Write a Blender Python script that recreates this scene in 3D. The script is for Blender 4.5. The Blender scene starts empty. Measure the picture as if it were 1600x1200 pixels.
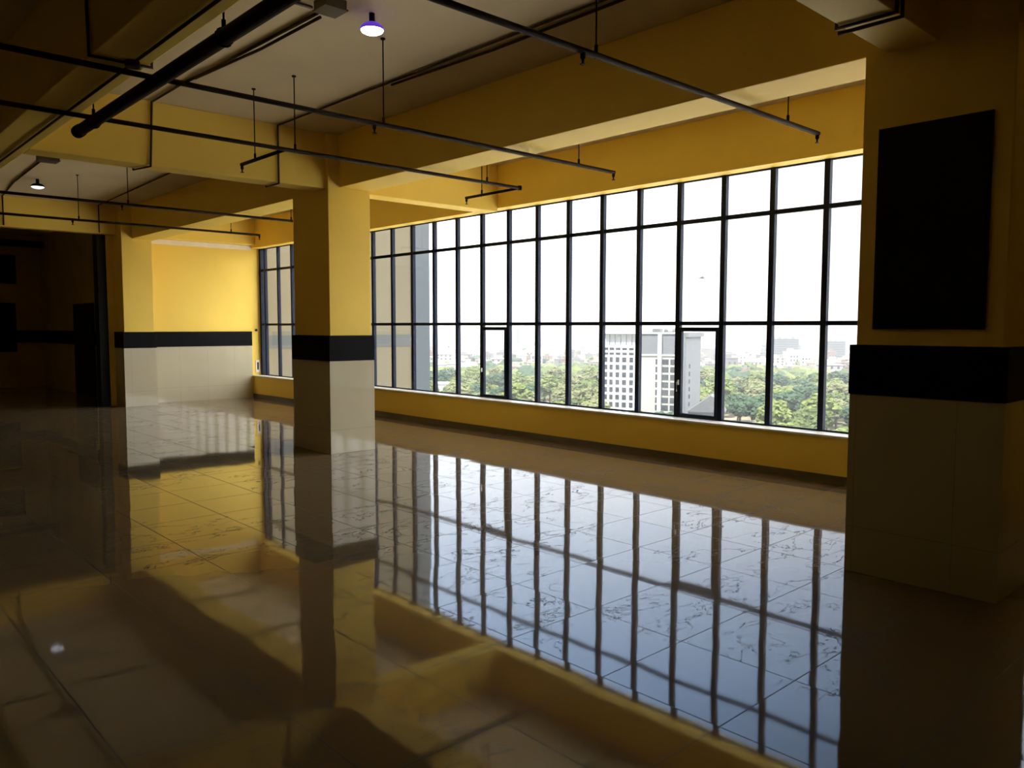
import bpy, bmesh, math, random
from mathutils import Vector, Matrix
random.seed(11)
S = bpy.context.scene
COL = S.collection
PI = math.pi

# ------------------------------------------------------------------ helpers
class MB:
    """collects shapes into one bmesh"""
    def __init__(self):
        self.bm = bmesh.new(); self.mi = 0
    def _m(self, faces):
        for f in faces: f.material_index = self.mi
    def box(self, x0, x1, y0, y1, z0, z1):
        v = [self.bm.verts.new((x, y, z)) for x in (x0, x1) for y in (y0, y1) for z in (z0, z1)]
        q = [(0,1,3,2),(4,6,7,5),(0,4,5,1),(2,3,7,6),(0,2,6,4),(1,5,7,3)]
        self._m([self.bm.faces.new([v[i] for i in f]) for f in q]); return self
    def prism(self, pts, y0, y1):
        """outline pts in x,z extruded along y"""
        a = [self.bm.verts.new((x, y0, z)) for x, z in pts]; b = [self.bm.verts.new((x, y1, z)) for x, z in pts]
        n = len(pts); fs = [self.bm.faces.new(a), self.bm.faces.new(b[::-1])]
        for i in range(n): fs.append(self.bm.faces.new([a[i], b[i], b[(i+1)%n], a[(i+1)%n]]))
        self._m(fs); return self
    def tube(self, pts, r, n=10, cap=True):
        pts = [Vector(p) for p in pts]; rings = []
        for i, p in enumerate(pts):
            if i == 0: d = pts[1]-p
            elif i == len(pts)-1: d = p-pts[i-1]
            else: d = (p-pts[i-1]).normalized()+(pts[i+1]-p).normalized()
            d.normalize()
            a = d.cross(Vector((0,0,1)) if abs(d.z) < .9 else Vector((0,1,0))).normalized(); b = d.cross(a)
            k = 1.0
            if 0 < i < len(pts)-1:
                c = (p-pts[i-1]).normalized().dot((pts[i+1]-p).normalized()); k = 1.0
            rings.append([self.bm.verts.new(p+(a*math.cos(2*PI*j/n)+b*math.sin(2*PI*j/n))*r*k) for j in range(n)])
        fs = []
        for A, B in zip(rings, rings[1:]):
            for j in range(n): fs.append(self.bm.faces.new([A[j], A[(j+1)%n], B[(j+1)%n], B[j]]))
        for f in fs: f.smooth = True
        if cap: fs += [self.bm.faces.new(rings[0][::-1]), self.bm.faces.new(rings[-1])]
        self._m(fs); return self
    def lathe(self, prof, c=(0,0,0), n=28):
        c = Vector(c); rings = []
        for r, z in prof:
            rings.append([self.bm.verts.new(c+Vector((max(r,1e-4)*math.cos(2*PI*j/n), max(r,1e-4)*math.sin(2*PI*j/n), z))) for j in range(n)])
        fs = []
        for A, B in zip(rings, rings[1:]):
            for j in range(n): fs.append(self.bm.faces.new([A[j], A[(j+1)%n], B[(j+1)%n], B[j]]))
        for f in fs: f.smooth = True
        fs += [self.bm.faces.new(rings[0][::-1]), self.bm.faces.new(rings[-1])]
        self._m(fs); return self
    def blob(self, c, r, sub=2, jit=.25, sq=(1,1,1)):
        g = bmesh.ops.create_icosphere(self.bm, subdivisions=sub, radius=1)
        sd = random.random()*50
        for v in g['verts']:
            p = v.co.copy()
            k = 1+jit*(math.sin(p.x*4.1+sd)*math.cos(p.y*3.7+sd*1.3)+.6*math.sin(p.z*6.3+p.x*5+sd*.7)+random.uniform(-.35,.35))
            v.co = Vector((c[0]+p.x*r*k*sq[0], c[1]+p.y*r*k*sq[1], c[2]+p.z*r*k*sq[2]))
        self._m({f for v in g['verts'] for f in v.link_faces}); return self
    def mesh(self, name, mats):
        bmesh.ops.recalc_face_normals(self.bm, faces=self.bm.faces)
        me = bpy.data.meshes.new(name); self.bm.to_mesh(me); self.bm.free()
        for m in (mats if isinstance(mats, (list, tuple)) else [mats]): me.materials.append(m)
        return me
    def build(self, name, mats, parent=None, bevel=0):
        o = bpy.data.objects.new(name, self.mesh(name, mats)); COL.objects.link(o)
        if parent: o.parent = parent
        if bevel:
            m = o.modifiers.new('Bevel', 'BEVEL'); m.width = bevel; m.segments = 2; m.limit_method = 'ANGLE'
        return o

def tag(o, label=None, cat=None, group=None, kind=None):
    if label: o['label'] = label
    if cat: o['category'] = cat
    if group: o['group'] = group
    if kind: o['kind'] = kind
    return o
def empty(name, loc=(0,0,0), rz=0):
    o = bpy.data.objects.new(name, None); COL.objects.link(o); o.location = loc; o.rotation_euler = (0,0,rz); return o
def rel(root, o):
    """parent o to root keeping world placement (root unrotated)"""
    o.parent = root; o.location = -Vector(root.location); return o

# ------------------------------------------------------------------ materials
def mat(name):
    m = bpy.data.materials.new(name); m.use_nodes = True
    nt = m.node_tree; return m, nt, nt.nodes['Principled BSDF'], nt.nodes, nt.links
def simple(name, col, rough=.6, var=.06, scale=3., metal=0., bump=0., spec=.5):
    m, nt, b, N, L = mat(name)
    b.inputs['Roughness'].default_value = rough; b.inputs['Metallic'].default_value = metal
    b.inputs['Specular IOR Level'].default_value = spec
    tc = N.new('ShaderNodeTexCoord')
    no = N.new('ShaderNodeTexNoise'); no.inputs['Scale'].default_value = scale; no.inputs['Detail'].default_value = 5
    L.new(tc.outputs['Object'], no.inputs['Vector'])
    r = N.new('ShaderNodeValToRGB')
    r.color_ramp.elements[0].position = .3; r.color_ramp.elements[1].position = .7
    r.color_ramp.elements[0].color = [c*(1-var) for c in col]+[1]; r.color_ramp.elements[1].color = [min(1,c*(1+var)) for c in col]+[1]
    L.new(no.outputs['Fac'], r.inputs['Fac']); L.new(r.outputs['Color'], b.inputs['Base Color'])
    if bump:
        bp = N.new('ShaderNodeBump'); bp.inputs['Strength'].default_value = bump; bp.inputs['Distance'].default_value = .01
        n2 = N.new('ShaderNodeTexNoise'); n2.inputs['Scale'].default_value = 60; L.new(tc.outputs['Object'], n2.inputs['Vector'])
        L.new(n2.outputs['Fac'], bp.inputs['Height']); L.new(bp.outputs['Normal'], b.inputs['Normal'])
    return m
def vmath(N, L, op, a, b=None):
    n = N.new('ShaderNodeVectorMath'); n.operation = op
    for i, x in enumerate((a, b)):
        if x is None: continue
        if hasattr(x, 'links'): L.new(x, n.inputs[i])
        else: n.inputs[i].default_value = x
    return n
def fmath(N, L, op, a, b=None, c=None):
    n = N.new('ShaderNodeMath'); n.operation = op
    for i, x in enumerate((a, b, c)):
        if x is None: continue
        if hasattr(x, 'links'): L.new(x, n.inputs[i])
        else: n.inputs[i].default_value = x
    return n.outputs[0]

def floor_material():
    m, nt, b, N, L = mat('polished_floor_tile')
    T = .615
    geo = N.new('ShaderNodeNewGeometry')
    off = vmath(N, L, 'ADD', geo.outputs['Position'], (1.69+T*40, -2.70+T*40, 0))
    sc = vmath(N, L, 'SCALE', off.outputs[0]); sc.inputs['Scale'].default_value = 1/T
    fl = vmath(N, L, 'FLOOR', sc.outputs[0]); fr = vmath(N, L, 'FRACTION', sc.outputs[0])
    sx = N.new('ShaderNodeSeparateXYZ'); L.new(fr.outputs[0], sx.inputs[0])
    ds = []
    for ax in (0, 1):
        d = fmath(N, L, 'ABSOLUTE', fmath(N, L, 'SUBTRACT', sx.outputs[ax], .5)); ds.append(d)
    joint = fmath(N, L, 'GREATER_THAN', fmath(N, L, 'MAXIMUM', ds[0], ds[1]), .5-.003/T)
    wn = N.new('ShaderNodeTexWhiteNoise'); wn.noise_dimensions = '2D'; L.new(fl.outputs[0], wn.inputs['Vector'])
    tilt = vmath(N, L, 'SUBTRACT', wn.outputs['Color'], (.5,.5,.5))
    tl = vmath(N, L, 'MULTIPLY', tilt.outputs[0], (.005,.005,0))
    nz = N.new('ShaderNodeTexNoise'); nz.inputs['Scale'].default_value = 2.2; nz.inputs['Detail'].default_value = 1.5
    L.new(geo.outputs['Position'], nz.inputs['Vector'])
    wv = vmath(N, L, 'MULTIPLY', vmath(N, L, 'SUBTRACT', nz.outputs['Color'], (.5,.5,.5)).outputs[0], (.0065,.0065,0))
    nn = vmath(N, L, 'NORMALIZE', vmath(N, L, 'ADD', vmath(N, L, 'ADD', geo.outputs['Normal'], tl.outputs[0]).outputs[0], wv.outputs[0]).outputs[0])
    L.new(nn.outputs[0], b.inputs['Normal'])
    # faint dark scuffs and hairline veins
    mp = N.new('ShaderNodeMapping'); mp.inputs['Scale'].default_value = (1.6, .8, 1); mp.inputs['Rotation'].default_value = (0,0,.35)
    L.new(geo.outputs['Position'], mp.inputs['Vector'])
    v = N.new('ShaderNodeTexNoise'); v.inputs['Scale'].default_value = 1.9; v.inputs['Detail'].default_value = 9; v.inputs['Roughness'].default_value = .62; v.inputs['Distortion'].default_value = .5
    L.new(mp.outputs[0], v.inputs['Vector'])
    vd = fmath(N, L, 'ABSOLUTE', fmath(N, L, 'SUBTRACT', v.outputs['Fac'], .5))
    vein = fmath(N, L, 'LESS_THAN', vd, .004)
    pa = N.new('ShaderNodeTexNoise'); pa.inputs['Scale'].default_value = .55; pa.inputs['Detail'].default_value = 3
    L.new(geo.outputs['Position'], pa.inputs['Vector'])
    vein = fmath(N, L, 'MULTIPLY', vein, fmath(N, L, 'GREATER_THAN', pa.outputs['Fac'], .47))
    dark = fmath(N, L, 'MAXIMUM', joint, vein)
    ba = N.new('ShaderNodeTexNoise'); ba.inputs['Scale'].default_value = 1.1; ba.inputs['Detail'].default_value = 6
    L.new(geo.outputs['Position'], ba.inputs['Vector'])
    r = N.new('ShaderNodeValToRGB'); r.color_ramp.elements[0].color = (.135,.098,.052,1); r.color_ramp.elements[1].color = (.17,.124,.068,1)
    L.new(ba.outputs['Fac'], r.inputs['Fac'])
    mx = N.new('ShaderNodeMix'); mx.data_type = 'RGBA'; L.new(dark, mx.inputs['Factor']); L.new(r.outputs['Color'], mx.inputs['A']); mx.inputs['B'].default_value = (.07,.06,.05,1)
    L.new(mx.outputs['Result'], b.inputs['Base Color'])
    rr = fmath(N, L, 'ADD', fmath(N, L, 'MULTIPLY', dark, .5), .04)
    L.new(rr, b.inputs['Roughness'])
    L.new(fmath(N, L, 'SUBTRACT', .5, fmath(N, L, 'MULTIPLY', dark, .42)), b.inputs['Specular IOR Level'])
    b.inputs['IOR'].default_value = 1.6
    return m

def clad_material():
    m, nt, b, N, L = mat('ivory_wall_tile')
    geo = N.new('ShaderNodeNewGeometry'); s = N.new('ShaderNodeSeparateXYZ'); L.new(geo.outputs['Position'], s.inputs[0])
    h = fmath(N, L, 'ADD', fmath(N, L, 'ADD', s.outputs[0], s.outputs[1]), 60.13)
    fx = fmath(N, L, 'FRACT', fmath(N, L, 'DIVIDE', h, .6)); fz = fmath(N, L, 'FRACT', fmath(N, L, 'DIVIDE', fmath(N, L, 'ADD', s.outputs[2], .9), 1.2))
    j = fmath(N, L, 'MAXIMUM', fmath(N, L, 'LESS_THAN', fx, .004), fmath(N, L, 'LESS_THAN', fz, .0025))
    no = N.new('ShaderNodeTexNoise'); no.inputs['Scale'].default_value = 2; no.inputs['Detail'].default_value = 4
    L.new(geo.outputs['Position'], no.inputs['Vector'])
    r = N.new('ShaderNodeValToRGB'); r.color_ramp.elements[0].color = (.40,.36,.25,1); r.color_ramp.elements[1].color = (.46,.415,.29,1)
    L.new(no.outputs['Fac'], r.inputs['Fac'])
    mx = N.new('ShaderNodeMix'); mx.data_type = 'RGBA'; L.new(j, mx.inputs['Factor']); L.new(r.outputs['Color'], mx.inputs['A']); mx.inputs['B'].default_value = (.25,.22,.17,1)
    L.new(mx.outputs['Result'], b.inputs['Base Color']); b.inputs['Roughness'].default_value = .07; b.inputs['IOR'].default_value = 1.5
    return m

def glass_material():
    m, nt, b, N, L = mat('window_glass'); N.remove(b)
    out = N['Material Output']
    t = N.new('ShaderNodeBsdfTransparent'); t.inputs[0].default_value = (.965,.975,.975,1)
    g = N.new('ShaderNodeBsdfGlossy'); g.inputs['Roughness'].default_value = .003
    lw = N.new('ShaderNodeLayerWeight'); lw.inputs['Blend'].default_value = .5
    sch = fmath(N, L, 'MULTIPLY_ADD', fmath(N, L, 'POWER', lw.outputs['Facing'], 5.0), .5, .02)
    mx = N.new('ShaderNodeMixShader'); L.new(sch, mx.inputs[0]); L.new(t.outputs[0], mx.inputs[1]); L.new(g.outputs[0], mx.inputs[2])
    L.new(mx.outputs[0], out.inputs['Surface']); return m
def emit(name, col, s):
    m, nt, b, N, L = mat(name)
    b.inputs['Base Color'].default_value = (.8,.8,.8,1)
    b.inputs['Emission Color'].default_value = (*col,1); b.inputs['Emission Strength'].default_value = s; return m

YEL = simple('yellow_wall_paint', (.79,.565,.112), .6, .03, 1.2, bump=.08, spec=.15)
SLAB = simple('cream_ceiling_paint', (.64,.53,.34), .7, .06, .9, bump=.1, spec=.2)
BLACK = simple('black_band_paint', (.005,.005,.006), .6, .1, 4, spec=.06)
BOARD = simple('matte_black_board', (.004,.004,.005), .6, .1, 4, spec=.15)
CLAD = clad_material(); FLOOR = floor_material(); GLASS = glass_material()
FRAME = simple('dark_navy_aluminium', (.010,.014,.030), .6, .1, 6, spec=.12)
PIPE = simple('dark_painted_pipe', (.014,.007,.004), .7, .2, 8, spec=.08)
HEADP = simple('black_header_pipe', (.006,.004,.003), .7, .2, 8, spec=.08)
COND = simple('brown_conduit', (.055,.028,.012), .6, .2, 8, spec=.2)
BOXM = simple('brown_steel_box', (.07,.05,.03), .5, .15, 5)
SILL = simple('white_stone_ledge', (.78,.76,.72), .3, .04, 5)
TRIMW = simple('white_trim_paint', (.75,.70,.62), .5, .05, 5)
SKIRT = simple('dark_grey_skirting', (.10,.085,.06), .4, .1, 5)
DARKW = simple('shade_darkened_yellow_paint', (.52,.38,.09), .8, .12, 1.5, spec=.1)  # darker copy of the yellow wall paint, storeroom shade put into the colour
DARKM = simple('black_steel', (.008,.008,.009), .5, .1, 5, spec=.2)
STEEL = simple('grey_steel', (.35,.36,.38), .3, .05, 5, metal=.8)

# ------------------------------------------------------------------ room shell
ZC = 3.97; XE = -17.2; YI = 7.89; YG = 8.12; ZH = 3.35; ZS = .475
XR, YB = 5.0, -9.0
def struct(o, label, cat):
    return tag(o, label, cat, kind='structure')
struct(MB().box(-24.3, XR+.2, YB-.2, 8.4, -.25, 0).build('floor', FLOOR), 'glossy beige tiled floor mirroring the windows', 'floor')
struct(MB().box(-24.3, XR+.2, YB-.2, 8.4, ZC, ZC+.3).build('ceiling', SLAB), 'cream painted flat slab ceiling between the yellow beams', 'ceiling')
w = MB(); w.box(XE-.2, -1.5, YI, 8.2, 0, ZS); w.box(XE-.2, -1.5, YI, 8.2, ZH, ZC); w.box(-1.5, XR+.2, YI, 8.2, 0, ZC)
struct(w.build('wall_front', YEL), 'yellow wall below and above the long window', 'wall')
w = MB(); w.box(XE-.25, XE, 4.87, YI, 0, ZC); w.box(XE-.25, XE, YI, 8.2, 0, ZC); w.box(XE-.25, XE, YB, 4.87, 3.45, ZC); w.box(XE-.25, XE, YB, -1.2, 0, 3.45)
wl = w.build('wall_left', YEL); struct(wl, 'bright yellow end wall with tiled base beside the dark opening', 'wall')
MB().box(XE-.01, XE+.02, 5.55, YI-.02, 0, 1.17).build('tile_cladding', CLAD, wl)
MB().box(XE-.01, XE+.026, 5.55, YI-.02, 1.17, 1.49).build('black_band', BLACK, wl)
struct(MB().box(XR, XR+.2, YB, YI, 0, ZC).build('wall_right', YEL), 'side wall of the hall beyond the near column', 'wall')
struct(MB().box(-24.3, XR+.2, YB-.2, YB, 0, ZC).build('wall_back', YEL), 'rear wall of the hall opposite the windows', 'wall')
# room beyond the opening
w = MB(); w.box(-24.3, -24.1, -1.4, 5.4, 0, ZC)
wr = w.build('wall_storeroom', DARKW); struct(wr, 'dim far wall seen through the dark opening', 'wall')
MB().box(-24.11, -24.08, -1.2, 5.2, 1.17, 1.49).build('black_band', BLACK, wr)
w = MB(); w.box(-24.1, XE-.25, 5.2, 5.4, 0, ZC)
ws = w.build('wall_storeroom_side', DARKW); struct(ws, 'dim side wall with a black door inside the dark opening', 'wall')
MB().box(-24.08, XE-.25, 5.17, 5.21, 1.17, 1.49).build('black_band', BLACK, ws)
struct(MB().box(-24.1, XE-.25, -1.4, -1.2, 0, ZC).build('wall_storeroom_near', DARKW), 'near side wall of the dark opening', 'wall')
d = empty('door_1', (-20.1, 5.16, 0)); struct(d, 'tall black door inside the dark opening at far left', 'door')
MB().box(-.75,.75,-.02,.035,0.01,2.12).build('door_leaf', DARKM, d)
MB().tube([(.62,-.05,.95),(.62,-.05,1.12)], .012).build('handle', DARKM, d)
struct(MB().box(XE-.25, XE+.02, 4.70, 4.86, 0, 3.45).build('trim_1', DARKM), 'black shutter guide upright at the right side of the opening', 'guide rail')
struct(MB().box(XE, XE+.03, 5.62, YI-.01, 3.31, 3.405).build('trim_2', TRIMW), 'white moulding along the top of the yellow end wall', 'stripe')  # plain white strip set under the end beam
struct(MB().box(XE, -1.5, YI-.025, YG-.03, ZS, .497).build('trim_3', SILL, bevel=.004), 'thin white window ledge along the long window', 'ledge')
struct(MB().box(XE, -1.5, YI-.015, YI, 0, .085).build('baseboard_front', SKIRT), 'dark grey skirting under the long window', 'skirting')

def beam(b, label):
    o = b.build('beam', YEL, bevel=.008); return struct(o, label, 'beam')
beam(MB().box(-17.0, XR, 5.2, 5.645, 3.325, ZC), 'long yellow beam joining the columns parallel to the windows')
beam(MB().box(-17.0, XR, 1.52, 1.86, 3.30, ZC), 'olive yellow beam crossing the upper left corner of the photo')
beam(MB().box(-9.15, -8.85, 1.86, 5.2, 3.30, ZC), 'yellow cross beam running from the middle column toward the left pipes')
beam(MB().box(-9.15, -8.85, 5.645, YI, 3.30, ZC), 'yellow cross beam between the middle column and the window')
beam(MB().box(-2.13, -1.83, 1.86, 5.2, 3.30, ZC), 'yellow cross beam above the near right column')
beam(MB().box(-2.13, -1.83, 5.645, YI, 3.30, ZC), 'yellow cross beam behind the near right column, reaching the window')
beam(MB().box(XE, -16.98, YB, YI, 3.41, ZC), 'yellow end beam above the dark opening and the end wall')

def column(x0, x1, y0, y1, label, bands):
    c = empty('column', ((x0+x1)/2, (y0+y1)/2, 0)); struct(c, label, 'column')
    s = .024
    rel(c, MB().box(x0+s, x1-s, y0+s, y1-s, 0, ZC).build('shaft', YEL, bevel=.006))
    rel(c, MB().box(x0, x1, y0, y1, 0, 1.17).build('tile_cladding', CLAD, bevel=.003))
    rel(c, MB().box(x0-.006, x1+.006, y0-.006, y1+.006, 1.17, 1.49).build('black_band', BLACK, bevel=.003))
    return c
column(-9.73, -8.77, 5.02, 5.67, 'free standing yellow column with black band, in the middle of the hall', 1)
column(-2.285, -1.39, 5.11, 5.78, 'large dark yellow column carrying the black board, at the right edge', 1)
column(-17.5, -16.64, 4.98, 5.60, 'yellow column with tiled base standing against the end wall', 1)

nb = empty('wall_board', (-1.835, 5.13, 1.6))
tag(nb, 'plain black rectangular board on the near right column, above the black band', 'board')
rel(nb, MB().box(-2.145, -1.525, 5.112, 5.134, 1.60, 2.825).build('panel', BOARD, bevel=.003))
e = MB().box(-2.155,-2.145,5.116,5.134,1.59,2.835).box(-1.525,-1.515,5.116,5.134,1.59,2.835).box(-2.145,-1.525,5.116,5.134,1.59,1.60).box(-2.145,-1.525,5.116,5.134,2.825,2.835)
rel(nb, e.build('edge_trim', DARKM))
# things inside the dark opening
o = MB().box(-24.1, -24.04, 2.2, 4.58, .93, 2.2).build('wall_board', BOARD, bevel=.005); tag(o, 'lower black panel on the dim wall inside the opening at far left', 'board')
o = MB().box(-24.1, -24.04, 2.4, 4.62, 2.70, 3.44).build('wall_board', BOARD, bevel=.005); tag(o, 'upper black panel on the dim wall inside the opening at far left', 'board')
o = MB().tube([(-23.7,-1.2,3.72),(-23.7,5.2,3.72)], .085, 14).build('duct_pipe', DARKM); tag(o, 'thick black pipe under the ceiling inside the dark opening', 'pipe')
# wall outlet on the end wall by the window
wo = empty('wall_outlet', (XE, 8.0, .62)); tag(wo, 'small slotted wall outlet on the yellow end wall next to the window ledge', 'outlet')
MB().box(0,.012,-.05,.05,-.06,.22).build('cover_plate', TRIMW, wo, bevel=.003)
MB().box(.010,.014,-.018,.018,0,.17).build('slot', DARKM, wo)
o = MB().tube([(XE,7.98,1.52),(XE+.02,7.98,1.52)], .028, 14).build('conduit_plug', DARKM); tag(o, 'small round dark plug on the end wall right of the black band', 'plug')

# ------------------------------------------------------------------ window
WX = [-11.92+.615*i for i in range(0, 17)]
WX = [-11.92-.63*i for i in range(8, 0, -1)]+WX
win = empty('window_1', (-9.3, YG, ZS)); struct(win, 'long floor to ceiling strip window with dark mullions overlooking the city', 'window')
ZT = (1.647, 2.865)
me_m = MB().box(-.031,.031,-.028,.03,.497,ZH).mesh('mullion', FRAME)
for x in WX:
    o = bpy.data.objects.new('mullion', me_m); COL.objects.link(o); o.location = (x, YG, 0); o.parent = win; o.location = Vector((x, YG, 0))-Vector(win.location)
rel(win, MB().box(XE, XE+.07, YG-.04, YG+.04, .497, ZH).build('jamb', FRAME))
for z in ZT:
    rel(win, MB().box(XE+.07, -1.5, YG-.018, YG+.02, z-.024, z+.024).build('transom', FRAME))
rel(win, MB().box(XE+.07, -1.5, YG-.018, YG+.02, .497, .515).build('bottom_rail', FRAME))
rel(win, MB().box(XE+.07, -1.5, YG-.018, YG+.02, ZH-.015, ZH).build('head_rail', FRAME))
rel(win, MB().box(XE+.07, -1.5, YG-.004, YG+.004, .515, ZH-.015).build('glass', GLASS))
for i in (12, 18):
    a, b_ = WX[i]+.027, WX[i+1]-.027
    f = MB().box(a, a+.055, YG-.055, YG-.006, .52, 1.60).box(b_-.03, b_, YG-.055, YG-.006, .52, 1.60).box(a+.055, b_-.03, YG-.055, YG-.006, 1.55, 1.60).box(a+.055, b_-.03, YG-.055, YG-.006, .52, .55)
    s = rel(win, f.build('sash', FRAME, bevel=.004))
    h = MB().box(a+.018, a+.036, YG-.085, YG-.055, .90, .96); h.tube([(a+.027,YG-.085,.93),(a+.027,YG-.10,.93),(a+.027,YG-.10,.82)], .008, 8)
    ho = h.build('handle', STEEL, s); tag(ho, 'metal sash handle')

# ------------------------------------------------------------------ sprinkler pipework, conduits, lamps
ZP = 3.27
def rod_mesh():
    r = MB().tube([(0,0,.015),(0,0,ZC-ZP)], .0055, 6); r.lathe([(.012,.012),(.012,.06),(.006,.065)], n=8)
    r.tube([(0,-.008,-.023),(0,-.008,.02)], .004, 6); r.lathe([(.02,ZC-ZP-.012),(.02,ZC-ZP)], n=10); return r.mesh('hanger_rod', PIPE)
ROD = rod_mesh()
def head_mesh():
    h = MB().lathe([(.016,-.012),(.016,-.045),(.009,-.05),(.007,-.075),(.02,-.078),(.02,-.082)], n=10); return h.mesh('sprinkler_head', PIPE)
HEAD = head_mesh()
def put(me, name, root, p):
    o = bpy.data.objects.new(name, me); COL.objects.link(o); o.parent = root; o.location = Vector(p)-Vector(root.location); return o
def elbow(p): return MB().lathe([(.026,-.026),(.028,0),(.026,.026)], p, 12)
def branch(x, y0, y1, label, rods, heads, subs=()):
    root = empty('sprinkler_pipe', (x, y0, ZP)); tag(root, label, 'pipe', 'sprinkler pipes under the ceiling')
    rel(root, MB().tube([(x,y0,ZP),(x,y1,ZP)], .0195, 12).build('pipe', PIPE))
    for ye, x1 in subs:
        rel(root, MB().tube([(x,ye,ZP),(x1,ye,ZP)], .0175, 12).build('side_branch', PIPE))
        put(ROD, 'hanger_rod', root, (x1+.32, ye, ZP)); put(HEAD, 'sprinkler_head', root, (x1+.015, ye, ZP))
        if ye > y1-.1: rel(root, elbow((x, ye, ZP)).build('elbow', PIPE))
    for y in rods: put(ROD, 'hanger_rod', root, (x, y, ZP))
    for y in heads: put(HEAD, 'sprinkler_head', root, (x, y, ZP))
branch(-5.65, -3, 6.73, 'long dark sprinkler pipe crossing below the glowing ceiling lamp', (.2, 3.77, 6.16), (1.0, 3.68, 6.715))
branch(-7.05, -3, 6.66, 'dark sprinkler pipe passing the middle column, with hooked end by the window', (.2, 3.70, 6.12), (), ((6.64, -8.07), (3.60, -8.02)))
branch(-3.33, -3, 6.68, 'dark sprinkler pipe nearest the large right column, ending before the window', (.2, 3.78, 6.15), (1.0, 3.66, 6.66))
branch(-11.7, -3, 6.6, 'upper of the two thin sprinkler pipes left of the middle column', (.2, 3.62, 6.05), (1.0, 3.54, 6.59))
branch(-13.9, -3, 6.56, 'lower of the two thin sprinkler pipes left of the middle column', (.2, 3.56, 6.02), (1.0, 3.47, 6.55))
hd = empty('header_pipe', (-7.33, 1.9, 3.205)); tag(hd, 'thick black header pipe hung diagonally across the upper left, crossing the thin pipes', 'pipe')
rel(hd, MB().tube([(-7.33,1.9,3.205),(3.0,1.9,3.205)], .045, 16).build('pipe', HEADP))
rel(hd, MB().tube([(-7.36,1.9,3.205),(-7.27,1.9,3.205)], .051, 16).build('end_cap', HEADP))
for x in (-6.9, -4.42, -1.0):
    r = MB().tube([(x,1.9,3.25),(x,1.9,ZC)], .006, 6); r.tube([(x,1.9+.05*math.cos(t*PI/8),3.205+.05*math.sin(t*PI/8)) for t in range(17)], .006, 6); r.lathe([(.013,3.25),(.013,3.30)], (x,1.9,0), 8)
    rel(hd, r.build('hanger_rod', HEADP))

def conduit(label, paths, r=.0125, name='conduit'):
    b = MB()
    for p in paths: b.tube(p, r, 8)
    o = b.build(name, COND); tag(o, label, 'conduit'); return o
zc = ZC-.014; zb = 3.30-.014
def wrap(x0, x1, y, sgn=1): return [(x0,y,zc),(x0,y,zb),(x1,y,zb),(x1,y,zc)]
conduit('brown conduit along the ceiling beside the long beam, dropping around the cross beams',
        [[(3,4.5,zc),(-1.815,4.5,zc),(-1.815,4.48,zb),(-2.145,4.48,zb),(-2.145,4.52,zc),(-8.835,4.42,zc),(-8.835,4.42,zb),(-9.165,4.42,zb),(-9.165,4.42,zc),(-16.965,4.7,zc),(-16.965,4.7,3.43)],
         [(-1.805,4.53,ZC-.03),(-1.805,4.53,zb-.012),(-2.155,4.53,zb-.012)], [(-2.16,4.57,zc-.005),(-5.2,4.58,zc-.005),(-6.6,4.50,zc-.005)]])
conduit('brown conduit running from the junction box near the lamp to the left cross beam',
        [[(-5.52,3.1,zc),(-7.6,3.03,zc),(-8.0,3.0,zc),(-8.835,3.0,zc),(-8.835,2.97,zb),(-9.165,2.9,zb),(-9.165,2.9,zc),(-12.42,2.88,zc)], [(-5.55,3.14,zc-.008),(-6.5,3.12,zc-.008),(-7.7,3.02,zc-.008)]])
conduit('brown conduit wrapped under the corner beam at upper left',
        [[(-5.45,3.02,zc),(-5.48,1.875,zc),(-5.50,1.875,zb),(-5.52,1.505,zb),(-5.55,1.505,zc)]])
conduit('thin brown conduit running along the underside of the corner beam', [[(3,1.755,zb),(-16.9,1.755,zb)]], .010)
conduit('brown conduit on the far bay ceiling left of the far lamp', [[(-12.74,2.86,zc),(-15.2,2.95,zc),(-16.965,3.1,zc),(-16.965,3.1,3.43)]])
conduit('short brown conduit from the far junction box toward the corner beam', [[(-12.5,2.72,zc),(-12.44,1.875,zc)]])
def jbox(x, y, s, h, label):
    j = empty('junction_box', (x, y, ZC)); tag(j, label, 'junction box')
    MB().box(-s,s,-s,s,-h,0).build('housing', BOXM, j, bevel=.006)
    MB().box(-s-.008,s+.008,-s-.008,s+.008,-h-.012,-h).build('lid', BOXM, j, bevel=.003)
    return j
jbox(-5.28, 3.07, .088, .065, 'brown junction box on the ceiling next to the glowing lamp')
jbox(-12.58, 2.86, .12, .08, 'small brown junction box on the far ceiling bay under the cross beam')
j = empty('junction_box', (-5.5, 1.755, 3.30)); tag(j, 'tiny conduit tee box on the underside of the corner beam', 'junction box')
MB().lathe([(.045,0),(.045,-.035),(.04,-.04)], n=14).build('housing', COND, j)

PURPLE = simple('violet_lamp_rim', (.10,.03,.55), .3, .05, 5)
PURPLE.node_tree.nodes['Principled BSDF'].inputs['Emission Color'].default_value = (.12,.04,.6,1)
PURPLE.node_tree.nodes['Principled BSDF'].inputs['Emission Strength'].default_value = .6
LENS = emit('lit_lamp_diffuser', (1,.95,.88), 14)
LENS2 = emit('lit_lamp_diffuser_cool', (.85,.85,1), 1.3)
def lamp(x, y, rim, lens, label, k=1.):
    l = empty('ceiling_lamp', (x, y, ZC)); tag(l, label, 'lamp')
    MB().lathe([(.022*k,0),(.022*k,-.07),(.03*k,-.075)]).build('stem', DARKM, l)
    MB().lathe([(.03*k,-.07),(.06*k,-.078),(.088*k,-.105),(.092*k,-.122),(.086*k,-.124)]).build('housing', rim, l)
    MB().lathe([(.086*k,-.122),(.08*k,-.135),(.05*k,-.150),(.0,-.155)]).build('diffuser', lens, l)
    return l
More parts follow.
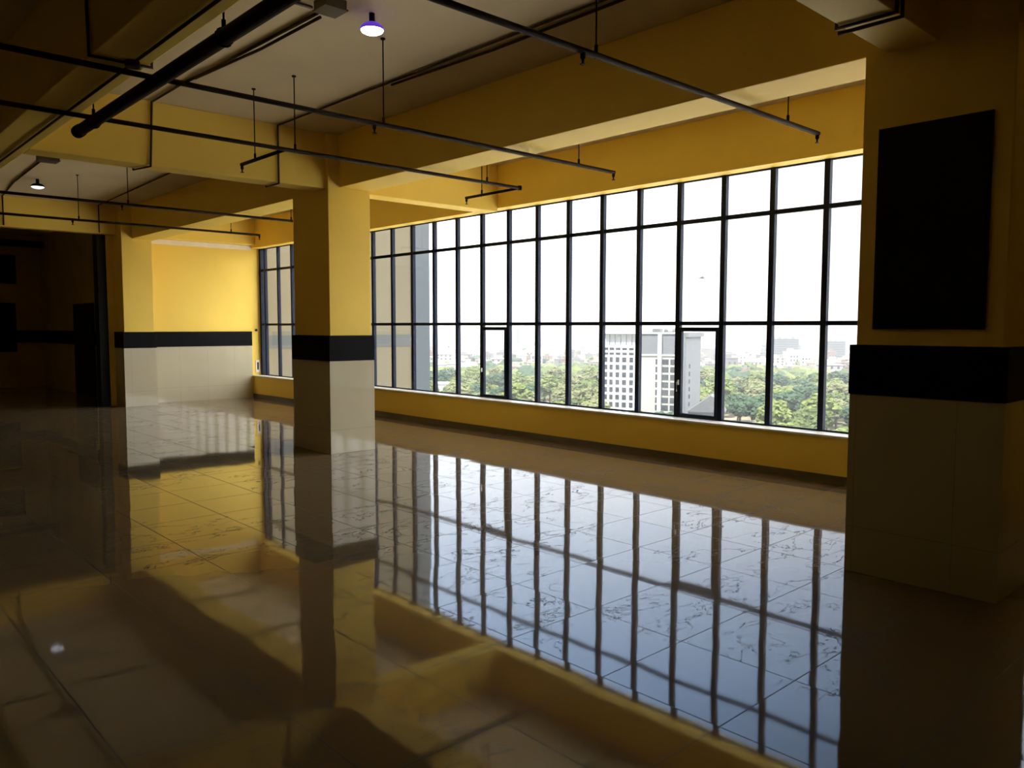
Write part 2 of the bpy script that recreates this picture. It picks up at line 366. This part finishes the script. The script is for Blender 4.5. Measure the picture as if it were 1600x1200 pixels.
lamp(-5.27, 3.42, PURPLE, LENS, 'glowing round ceiling lamp with a violet rim at top centre')
lamp(-14.75, 3.19, DARKM, LENS2, 'small lit disc lamp on the far ceiling bay at upper left', 1.12)

# ------------------------------------------------------------------ outside: own building wing
CREAM = simple('cream_outside_paint', (.125,.108,.07), .8, .05, .6)
GREYB = simple('grey_outside_band', (.06,.065,.065), .7, .05, 2)
BLUEG = simple('blue_grey_cladding', (.035,.05,.062), .4, .08, .5)
wg = empty('building_wing', (-17.5, 10.5, -43.4)); tag(wg, 'pale cream projecting wing of the building seen through the leftmost window panes', 'building')
rel(wg, MB().box(-17.9,-17.4,8.22,12.42,-43.4,8).build('wall', CREAM))
rel(wg, MB().box(-17.42,-17.385,8.22,12.42,1.09,1.39).build('grey_band', GREYB))
rel(wg, MB().box(-17.9,-17.38,12.42,13.02,-43.4,8).build('end_pier', BLUEG))

# ------------------------------------------------------------------ outside: ground, tower, houses, trees, haze
GZ = -43.4
def ground_material():
    m, nt, b, N, L = mat('scrub_and_bounce_ground')
    geo = N.new('ShaderNodeNewGeometry')
    n1 = N.new('ShaderNodeTexNoise'); n1.inputs['Scale'].default_value = .02; n1.inputs['Detail'].default_value = 8; L.new(geo.outputs['Position'], n1.inputs['Vector'])
    r = N.new('ShaderNodeValToRGB'); cr = r.color_ramp
    cr.elements[0].position = .38; cr.elements[0].color = (.07,.09,.035,1); cr.elements[1].position = .62; cr.elements[1].color = (.24,.20,.14,1)
    L.new(n1.outputs['Fac'], r.inputs['Fac']); b.inputs['Roughness'].default_value = 1
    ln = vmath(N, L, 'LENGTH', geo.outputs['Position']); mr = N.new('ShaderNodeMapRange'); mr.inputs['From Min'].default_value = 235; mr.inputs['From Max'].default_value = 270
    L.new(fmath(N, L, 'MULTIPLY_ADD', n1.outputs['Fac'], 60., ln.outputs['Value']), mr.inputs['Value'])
    mx = N.new('ShaderNodeMix'); mx.data_type = 'RGBA'; mx.inputs['A'].default_value = (.80,.75,.64,1); L.new(mr.outputs[0], mx.inputs['Factor']); L.new(r.outputs['Color'], mx.inputs['B']); L.new(mx.outputs['Result'], b.inputs['Base Color'])  # unseen near ground made extra pale, added to bounce light up indoors
    b.inputs['Specular IOR Level'].default_value = 0
    return m
g = MB().box(-7000, 3500, 15, 9000, GZ-1, GZ).build('ground', ground_material()); struct(g, 'dry pale ground far below the windows', 'ground')

WHITE = simple('white_render', (.60,.61,.63), .7, .03, .2)
GREYR = simple('grey_render_and_shade', (.14,.15,.165), .7, .03, .2)
PANEL = simple('pale_cream_panel', (.40,.40,.36), .7, .03, .2)
WGLS = simple('tower_window_glass', (.05,.058,.07), .2, .3, .5)
TANK = simple('dark_tank', (.10,.11,.11), .6, .2, .5)
tw = empty('tower_block', (-194.3, 250.4, GZ), math.radians(22)); tag(tw, 'white high rise block with grid of windows standing beyond the trees', 'building')
HT = 42.4
MB().box(-16.2,-1.8,-1.2,26,0,HT-4.6).build('left_block', WHITE, tw)
MB().box(-16.2,-1.8,.3,.8,HT-4.6,HT-.3).build('rooftop_screen', WHITE, tw)
MB().box(-16.3,-1.8,-1.25,.8,HT-.3,HT).build('screen_rail', TANK, tw)
me_p = MB().box(-.16,.16,-1.2,-.9,HT-4.6,HT-.3).mesh('screen_post', TANK)
for i in range(7):
    o = bpy.data.objects.new('screen_post', me_p); COL.objects.link(o); o.parent = tw; o.location = (-16.0+i*2.3, 0, 0)
MB().box(-1.8,16.3,0,27,0,HT-8.2).build('right_block', PANEL, tw)
MB().box(-1.8,16.3,0,27,HT-8.2,HT).build('upper_storey', GREYR, tw)
MB().box(-1.8,16.6,-.4,27,HT-8.5,HT-8.0).box(-1.9,16.9,-.4,27.3,HT,HT+.6).build('cornice', WHITE, tw)
MB().box(5.9,7.3,-1.0,0,0,HT+.2).build('fin', WHITE, tw)
MB().box(13.0,16.6,-.8,0,0,HT+.6).box(16.3,16.7,0,27,0,HT-.0).build('side_wall', GREYR, tw)  # shade on the tower's side is put into this darker grey
MB().box(16.2,17.9,-.8,27.4,HT-1.2,HT+.6).build('roof_cap', GREYR, tw)
def pane(x, z, w, h, y): 
    return ('window', MB().box(x-w/2, x+w/2, y-.12, y+.05, z-h/2, z+h/2))
zr = [-11.3-3.0*k-GZ for k in range(10)]
for k, z in enumerate(zr):
    for x, w_ in ((-15.3,1.5),(-12.9,1.35),(-10.3,1.5),(-7.5,1.7),(-4.6,1.5)):
        n, b_ = pane(x, z, w_, 1.9, -1.2); b_.build(n, WGLS, tw)
    for x, w_, y in ((8.8,2.5,0),(11.7,1.9,0)):
        n, b_ = pane(x, z-.6, w_, 2.1, y); b_.build(n, WGLS, tw)
    if k < 8:
        n, b_ = pane(5.3, z-.6, .8, 2.1, 0); b_.build(n, WGLS, tw)
    MB().box(16.65,16.85,6,7.4,z-3.2,z-1.6).build('window', WGLS, tw)
for z in (-7.0-GZ, -8.9-GZ):
    b_ = MB()
    for x in (-15.1,-12.7,-10.1,-7.4,-4.6): b_.box(x-.95,x+.95,-1.3,-1.1,z-.45,z+.45)
    b_.build('vent_row', WGLS, tw)
b_ = MB().box(2,5.2,5,9,HT+.6,HT+2.0); b_.blob((7,7,HT+1.2), .9, 2, .1); b_.blob((10.5,7,HT+1.2), 1.0, 2, .1); b_.box(8,12,6,8,HT+.6,HT+1.0); b_.build('roof_tank', TANK, tw)
# low neighbours
hb = empty('low_house', (-163.5, 248.5, GZ), math.radians(30)); tag(hb, 'low grey house with pitched roof beside the foot of the white tower', 'house')
MB().box(-6,6,-5,5,0,14.5).build('wall', GREYR, hb)
MB().prism([(-6.8,14.5),(6.8,14.5),(4.5,19.2),(1.5,20.5)], -5.6, 5.6).build('roof', simple('grey_roof', (.10,.105,.115), .7, .1, .4), hb)
hb = empty('low_house', (-354, 277.5, GZ), math.radians(50)); tag(hb, 'white flat roofed house below the left end of the window', 'house')
MB().box(-6,6,-6,6,0,13).build('wall', WHITE, hb)
MB().box(-6.3,6.3,-6.3,6.3,13,13.6).build('parapet', WHITE, hb)
MB().box(5.2,6,-6.4,-6,6,15).build('post', TANK, hb)
# distant blocks
def block(x, y, w_, d_, h_, rz, label, m):
    b = empty('apartment_block', (x, y, GZ), rz); tag(b, label, 'building')
    MB().box(-w_/2,w_/2,-d_/2,d_/2,0,h_).build('wall', m, b)
    k = MB(); n = max(2,int(h_//3.2))
    me = k.box(-w_/2+1.5,w_/2-1.5,-d_/2-.1,-d_/2+.1,1.2,2.8).mesh('window_strip', WGLS)
    for i in range(n):
        o = bpy.data.objects.new('window_strip', me); COL.objects.link(o); o.parent = b; o.location = (0,0,i*3.2)
    r = MB()
    for q in range(4): r.box(-w_/2+q*w_/4.2, -w_/2+q*w_/4.2+w_/8, -3, 3, h_, h_+random.uniform(1.5,4))
    r.build('roof_hut', GREYR, b)
DARKG = simple('dark_grey_concrete', (.09,.095,.10), .8, .1, .1)  # plain dark grey for the skyline blocks
block(-568, 1057, 38, 20, 29, .50, 'grey apartment block on the skyline right of the white tower', DARKG)
block(-509, 1087, 28, 18, 26, .45, 'dusky apartment block on the skyline next to the right column', DARKG)
block(-1150, 1080, 10, 10, 44, .7, 'thin pale tower on the hazy skyline left of the middle mullions', GREYR)
block(-640, 1180, 60, 20, 18, .5, 'long low pale block on the skyline beside the grey apartment block', GREYR)

# houses: individual copies sharing meshes
HM = [simple('house_%s' % n, c, .85, .05, .05) for n, c in (('white',(.32,.305,.285)),('cream',(.28,.24,.19)),('grey',(.16,.155,.15)),('rust',(.18,.12,.09)),('pale',(.44,.44,.44)))]
def house_mesh(k):
    b = MB(); w_, d_, h_ = random.uniform(8,15), random.uniform(8,14), random.uniform(5,12)
    b.box(-w_/2,w_/2,-d_/2,d_/2,0,h_); b.box(-w_/2-.3,w_/2+.3,-d_/2-.3,d_/2+.3,h_,h_+.5)
    b.box(-w_/4,w_/6,-d_/5,d_/4,h_+.5,h_+2.8)
    b.mi = 1
    for i in range(int(h_//3)):
        for q in range(3): b.box(-w_/2+1.2+q*w_/3.1,-w_/2+2.8+q*w_/3.1,-d_/2-.12,-d_/2+.1,1+i*3,2.6+i*3)
    return b.mesh('town_house', [HM[k % 5], WGLS])
HMES = [house_mesh(k) for k in range(15)]
def scatter(n, d0, d1, a0, a1, sep, pts, power=1.0):
    out = []
    tries = 0
    while len(out) < n and tries < n*60:
        tries += 1
        d = d0+(d1-d0)*random.random()**power; a = math.radians(random.uniform(a0, a1))
        x, y = d*math.sin(a), d*math.cos(a)
        if all((x-p[0])**2+(y-p[1])**2 > sep*sep for p in pts):
            pts.append((x,y)); out.append((x,y,d))
    return out
used = [(-194,250),(-163,248),(-354,277)]
HL = 'pale low house in the hazy town spread beyond the trees'
town = [(-568,1057),(-509,1087),(-640,1180)]
for x, y, d in scatter(230, 690, 1150, -62, -18, 15, town):
    o = bpy.data.objects.new('town_house', random.choice(HMES)); COL.objects.link(o); o.location = (x, y, GZ); o.rotation_euler.z = random.uniform(.3,1.1)
    s = random.uniform(.8,1.3); o.scale = (s,s,s*random.uniform(.8,1.3)); tag(o, HL, 'house', 'houses in the town beyond the trees')
b = MB()
for i in range(1500):
    d = random.uniform(1150, 3800); a = math.radians(random.uniform(-64,-16)); x, y = d*math.sin(a), d*math.cos(a)
    b.mi = random.choice((0,0,1,2,4)) ; s = random.uniform(6,14); h_ = random.uniform(5,16); b.box(x-s,x+s,y-s*.7,y+s*.7,GZ,GZ+h_)
o = b.build('distant_town', HM); tag(o, 'hazy mass of distant town roofs below the horizon', 'town', kind='stuff')

# trees
def leaf_mat(name, c):
    return simple(name, c, .9, .35, .9, spec=.05)
LM = [leaf_mat('leaf_olive',(.075,.10,.034)), leaf_mat('leaf_bright',(.115,.145,.045)), leaf_mat('leaf_deep',(.04,.07,.04)), leaf_mat('leaf_dry',(.13,.14,.065))]
BARK = simple('bark', (.12,.09,.06), .9, .2, .6)
def tree_mesh(k):
    b = MB(); H = random.uniform(8.5,12.5); b.mi = 1
    b.tube([(0,0,0),(.2,.1,H*.35),(0,0,H*.62)], .3, 6)
    for i in range(3):
        a = i*2.1+random.random(); b.tube([(0,0,H*.38),(math.cos(a)*2.2,math.sin(a)*2.2,H*.68)], .14, 5)
    b.mi = 0
    for i in range(60):
        a = random.uniform(0,6.28); e = math.asin(random.uniform(-.45,1)); q = random.uniform(.75,1.05)
        b.blob((3.6*q*math.cos(e)*math.cos(a), 3.6*q*math.cos(e)*math.sin(a), H*.68+H*.26*q*math.sin(e)), random.uniform(.6,1.25), 2, .38, (1,1,.75))
    b.blob((0,0,H*.68), 2.7, 2, .25, (1,1,.9))
    return b.mesh('broad_tree', [LM[k % 4], BARK])
TM = [tree_mesh(k) for k in range(12)]
TL = 'leafy green tree in the wooded belt below the windows'
near = [p for p in scatter(310, 270, 560, -55, -19, 10.5, used) if math.hypot(p[0]+186,p[1]-264) > 31 and math.hypot(p[0]+163.5,p[1]-248.5) > 15 and math.hypot(p[0]+354,p[1]-277.5) > 15]
for x, y, d in near:
    o = bpy.data.objects.new('broad_tree', random.choice(TM)); COL.objects.link(o); o.location = (x, y, GZ); o.rotation_euler.z = random.uniform(0,6.28)
    s = random.uniform(1.0,1.6); o.scale = (s*1.1,s*1.1,s); tag(o, TL, 'tree', 'trees in the wooded belt')
b = MB()
for x, y, d in scatter(420, 470, 760, -66, -17, 13, used):
    b.mi = random.choice((0,0,1,2,2,3)); s = random.uniform(5,9); b.blob((x,y,GZ+s*.7), s, 2, .22, (1,1,.75))
for x, y, d in scatter(160, 760, 1900, -66, -17, 30, []):
    b.mi = random.choice((0,2,2)); s = random.uniform(5,9); b.blob((x,y,GZ+s*.5), s, 1, .2, (1.6,1.6,.6))
o = b.build('distant_woodland', LM); tag(o, 'hazy far woodland merging into one green belt before the town', 'woodland', kind='stuff')

# birds
def bird(p, s, rz, label):
    r = empty('bird', p, rz); tag(r, label, 'bird')
    b = MB().blob((0,0,0), 1, 2, 0, (s*.5, s*.16, s*.14)); b.tube([(-s*.4,0,0),(-s*.75,0,.0)], s*.06, 6); b.build('body', TANK, r)
    for q in (1,-1):
        k = MB(); k.prism([(-.16*s,0),(.16*s,0),(.16*s,.03*s),(-.16*s,.03*s)], 0, .75*s)
        w_ = k.build('wing', TANK, r); w_.rotation_euler = (q*.35 if q > 0 else PI-.35, 0, 0)
bird((-33.4,49.8,5.2), .45, .8, 'small bird flying in the white sky right of the window centre')
bird((-47.1,37.2,-1.9), .42, 2.0, 'small dark bird gliding low over the trees at the left window panes')

# haze: a thin scattering volume over the land
m = bpy.data.materials.new('thin_haze'); m.use_nodes = True; nt = m.node_tree; nt.nodes.clear()
ou = nt.nodes.new('ShaderNodeOutputMaterial'); vs = nt.nodes.new('ShaderNodeVolumeScatter'); vs.inputs['Density'].default_value = .0003
vs.inputs['Color'].default_value = (.97,.98,1,1); nt.links.new(vs.outputs[0], ou.inputs['Volume'])
o = MB().box(-4500,1500,90,5200,GZ-.5,50).build('haze', m); tag(o, 'pale haze hanging over the trees and the town', 'haze', kind='stuff')

# ------------------------------------------------------------------ sky, sun, camera
FILL_GLOW = 6.6
W = bpy.data.worlds.new('World'); S.world = W; W.use_nodes = True; N = W.node_tree.nodes; L = W.node_tree.links
bg = N['Background']; tc = N.new('ShaderNodeTexCoord'); sp = N.new('ShaderNodeSeparateXYZ'); L.new(tc.outputs['Generated'], sp.inputs[0])
r = N.new('ShaderNodeValToRGB'); cr = r.color_ramp; K = 3.0
stops = [(0,(2.3,2.25,2.2)),(.12,(2.2,2.25,2.3)),(.22,(2.0,2.2,2.5)),(.42,(1.35,1.95,3.0)),(.6,(.5,.85,1.45)),(1,(.35,.6,1.15))]
while len(cr.elements) < len(stops): cr.elements.new(.5)
for e_, (p, c) in zip(cr.elements, stops): e_.position = p; e_.color = (c[0]/K, c[1]/K, c[2]/K, 1)
L.new(sp.outputs[2], r.inputs['Fac'])
dt = N.new('ShaderNodeVectorMath'); dt.operation = 'DOT_PRODUCT'; L.new(tc.outputs['Generated'], dt.inputs[0]); dt.inputs[1].default_value = (-.83,.3,0)
mr = N.new('ShaderNodeMapRange'); mr.inputs['From Min'].default_value = .50; mr.inputs['From Max'].default_value = .82; mr.inputs['To Min'].default_value = .36*K; mr.inputs['To Max'].default_value = 1.1*K
L.new(dt.outputs['Value'], mr.inputs['Value'])
vs_ = N.new('ShaderNodeVectorMath'); vs_.operation = 'SCALE'; L.new(r.outputs['Color'], vs_.inputs[0]); L.new(mr.outputs[0], vs_.inputs['Scale'])
# bright sky lobe added out of view to the right, lighting end wall and columns
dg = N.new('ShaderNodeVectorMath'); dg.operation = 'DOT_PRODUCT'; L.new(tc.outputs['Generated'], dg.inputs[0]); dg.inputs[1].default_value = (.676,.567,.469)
mg = N.new('ShaderNodeMapRange'); mg.interpolation_type = 'SMOOTHSTEP'; mg.inputs['From Min'].default_value = .44; mg.inputs['From Max'].default_value = .92; mg.inputs['To Max'].default_value = FILL_GLOW
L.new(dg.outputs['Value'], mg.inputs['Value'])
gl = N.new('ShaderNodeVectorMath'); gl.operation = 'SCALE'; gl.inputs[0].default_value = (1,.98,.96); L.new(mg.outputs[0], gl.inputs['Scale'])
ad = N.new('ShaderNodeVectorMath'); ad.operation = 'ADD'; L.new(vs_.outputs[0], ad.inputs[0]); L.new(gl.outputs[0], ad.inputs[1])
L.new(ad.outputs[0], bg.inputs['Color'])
sl = bpy.data.lights.new('sun', 'SUN'); sl.energy = 13; sl.angle = .02; sl.color = (1,.96,.9)
so = bpy.data.objects.new('sun', sl); COL.objects.link(so); so.rotation_euler = Vector((.03,.47,-.88)).to_track_quat('-Z','Y').to_euler()

F, YAW, PITCH, ROLL = 1237.446, -.824467, -.0718288, .00171414
f = Vector((math.sin(YAW)*math.cos(PITCH), math.cos(YAW)*math.cos(PITCH), math.sin(PITCH)))
rt = Vector((math.cos(YAW), -math.sin(YAW), 0)); up = rt.cross(f)
r2 = rt*math.cos(ROLL)+up*math.sin(ROLL); u2 = -rt*math.sin(ROLL)+up*math.cos(ROLL)
cam = bpy.data.cameras.new('camera'); cam.sensor_width = 36; cam.lens = F/1600*36; cam.clip_end = 20000; cam.clip_start = .05
co = bpy.data.objects.new('camera', cam); COL.objects.link(co)
M = Matrix((r2, u2, -f)).transposed().to_4x4(); M.translation = (0,0,1.6); co.matrix_world = M
S.camera = co
S.view_settings.view_transform = 'Standard'; S.view_settings.look = 'None'; S.view_settings.gamma = 1; S.view_settings.exposure = .2
S.view_settings.use_curve_mapping = False
cy = S.cycles
cy.max_bounces = 10; cy.diffuse_bounces = 6; cy.glossy_bounces = 5; cy.transparent_max_bounces = 16; cy.sample_clamp_indirect = 6
cy.caustics_reflective = False; cy.caustics_refractive = False
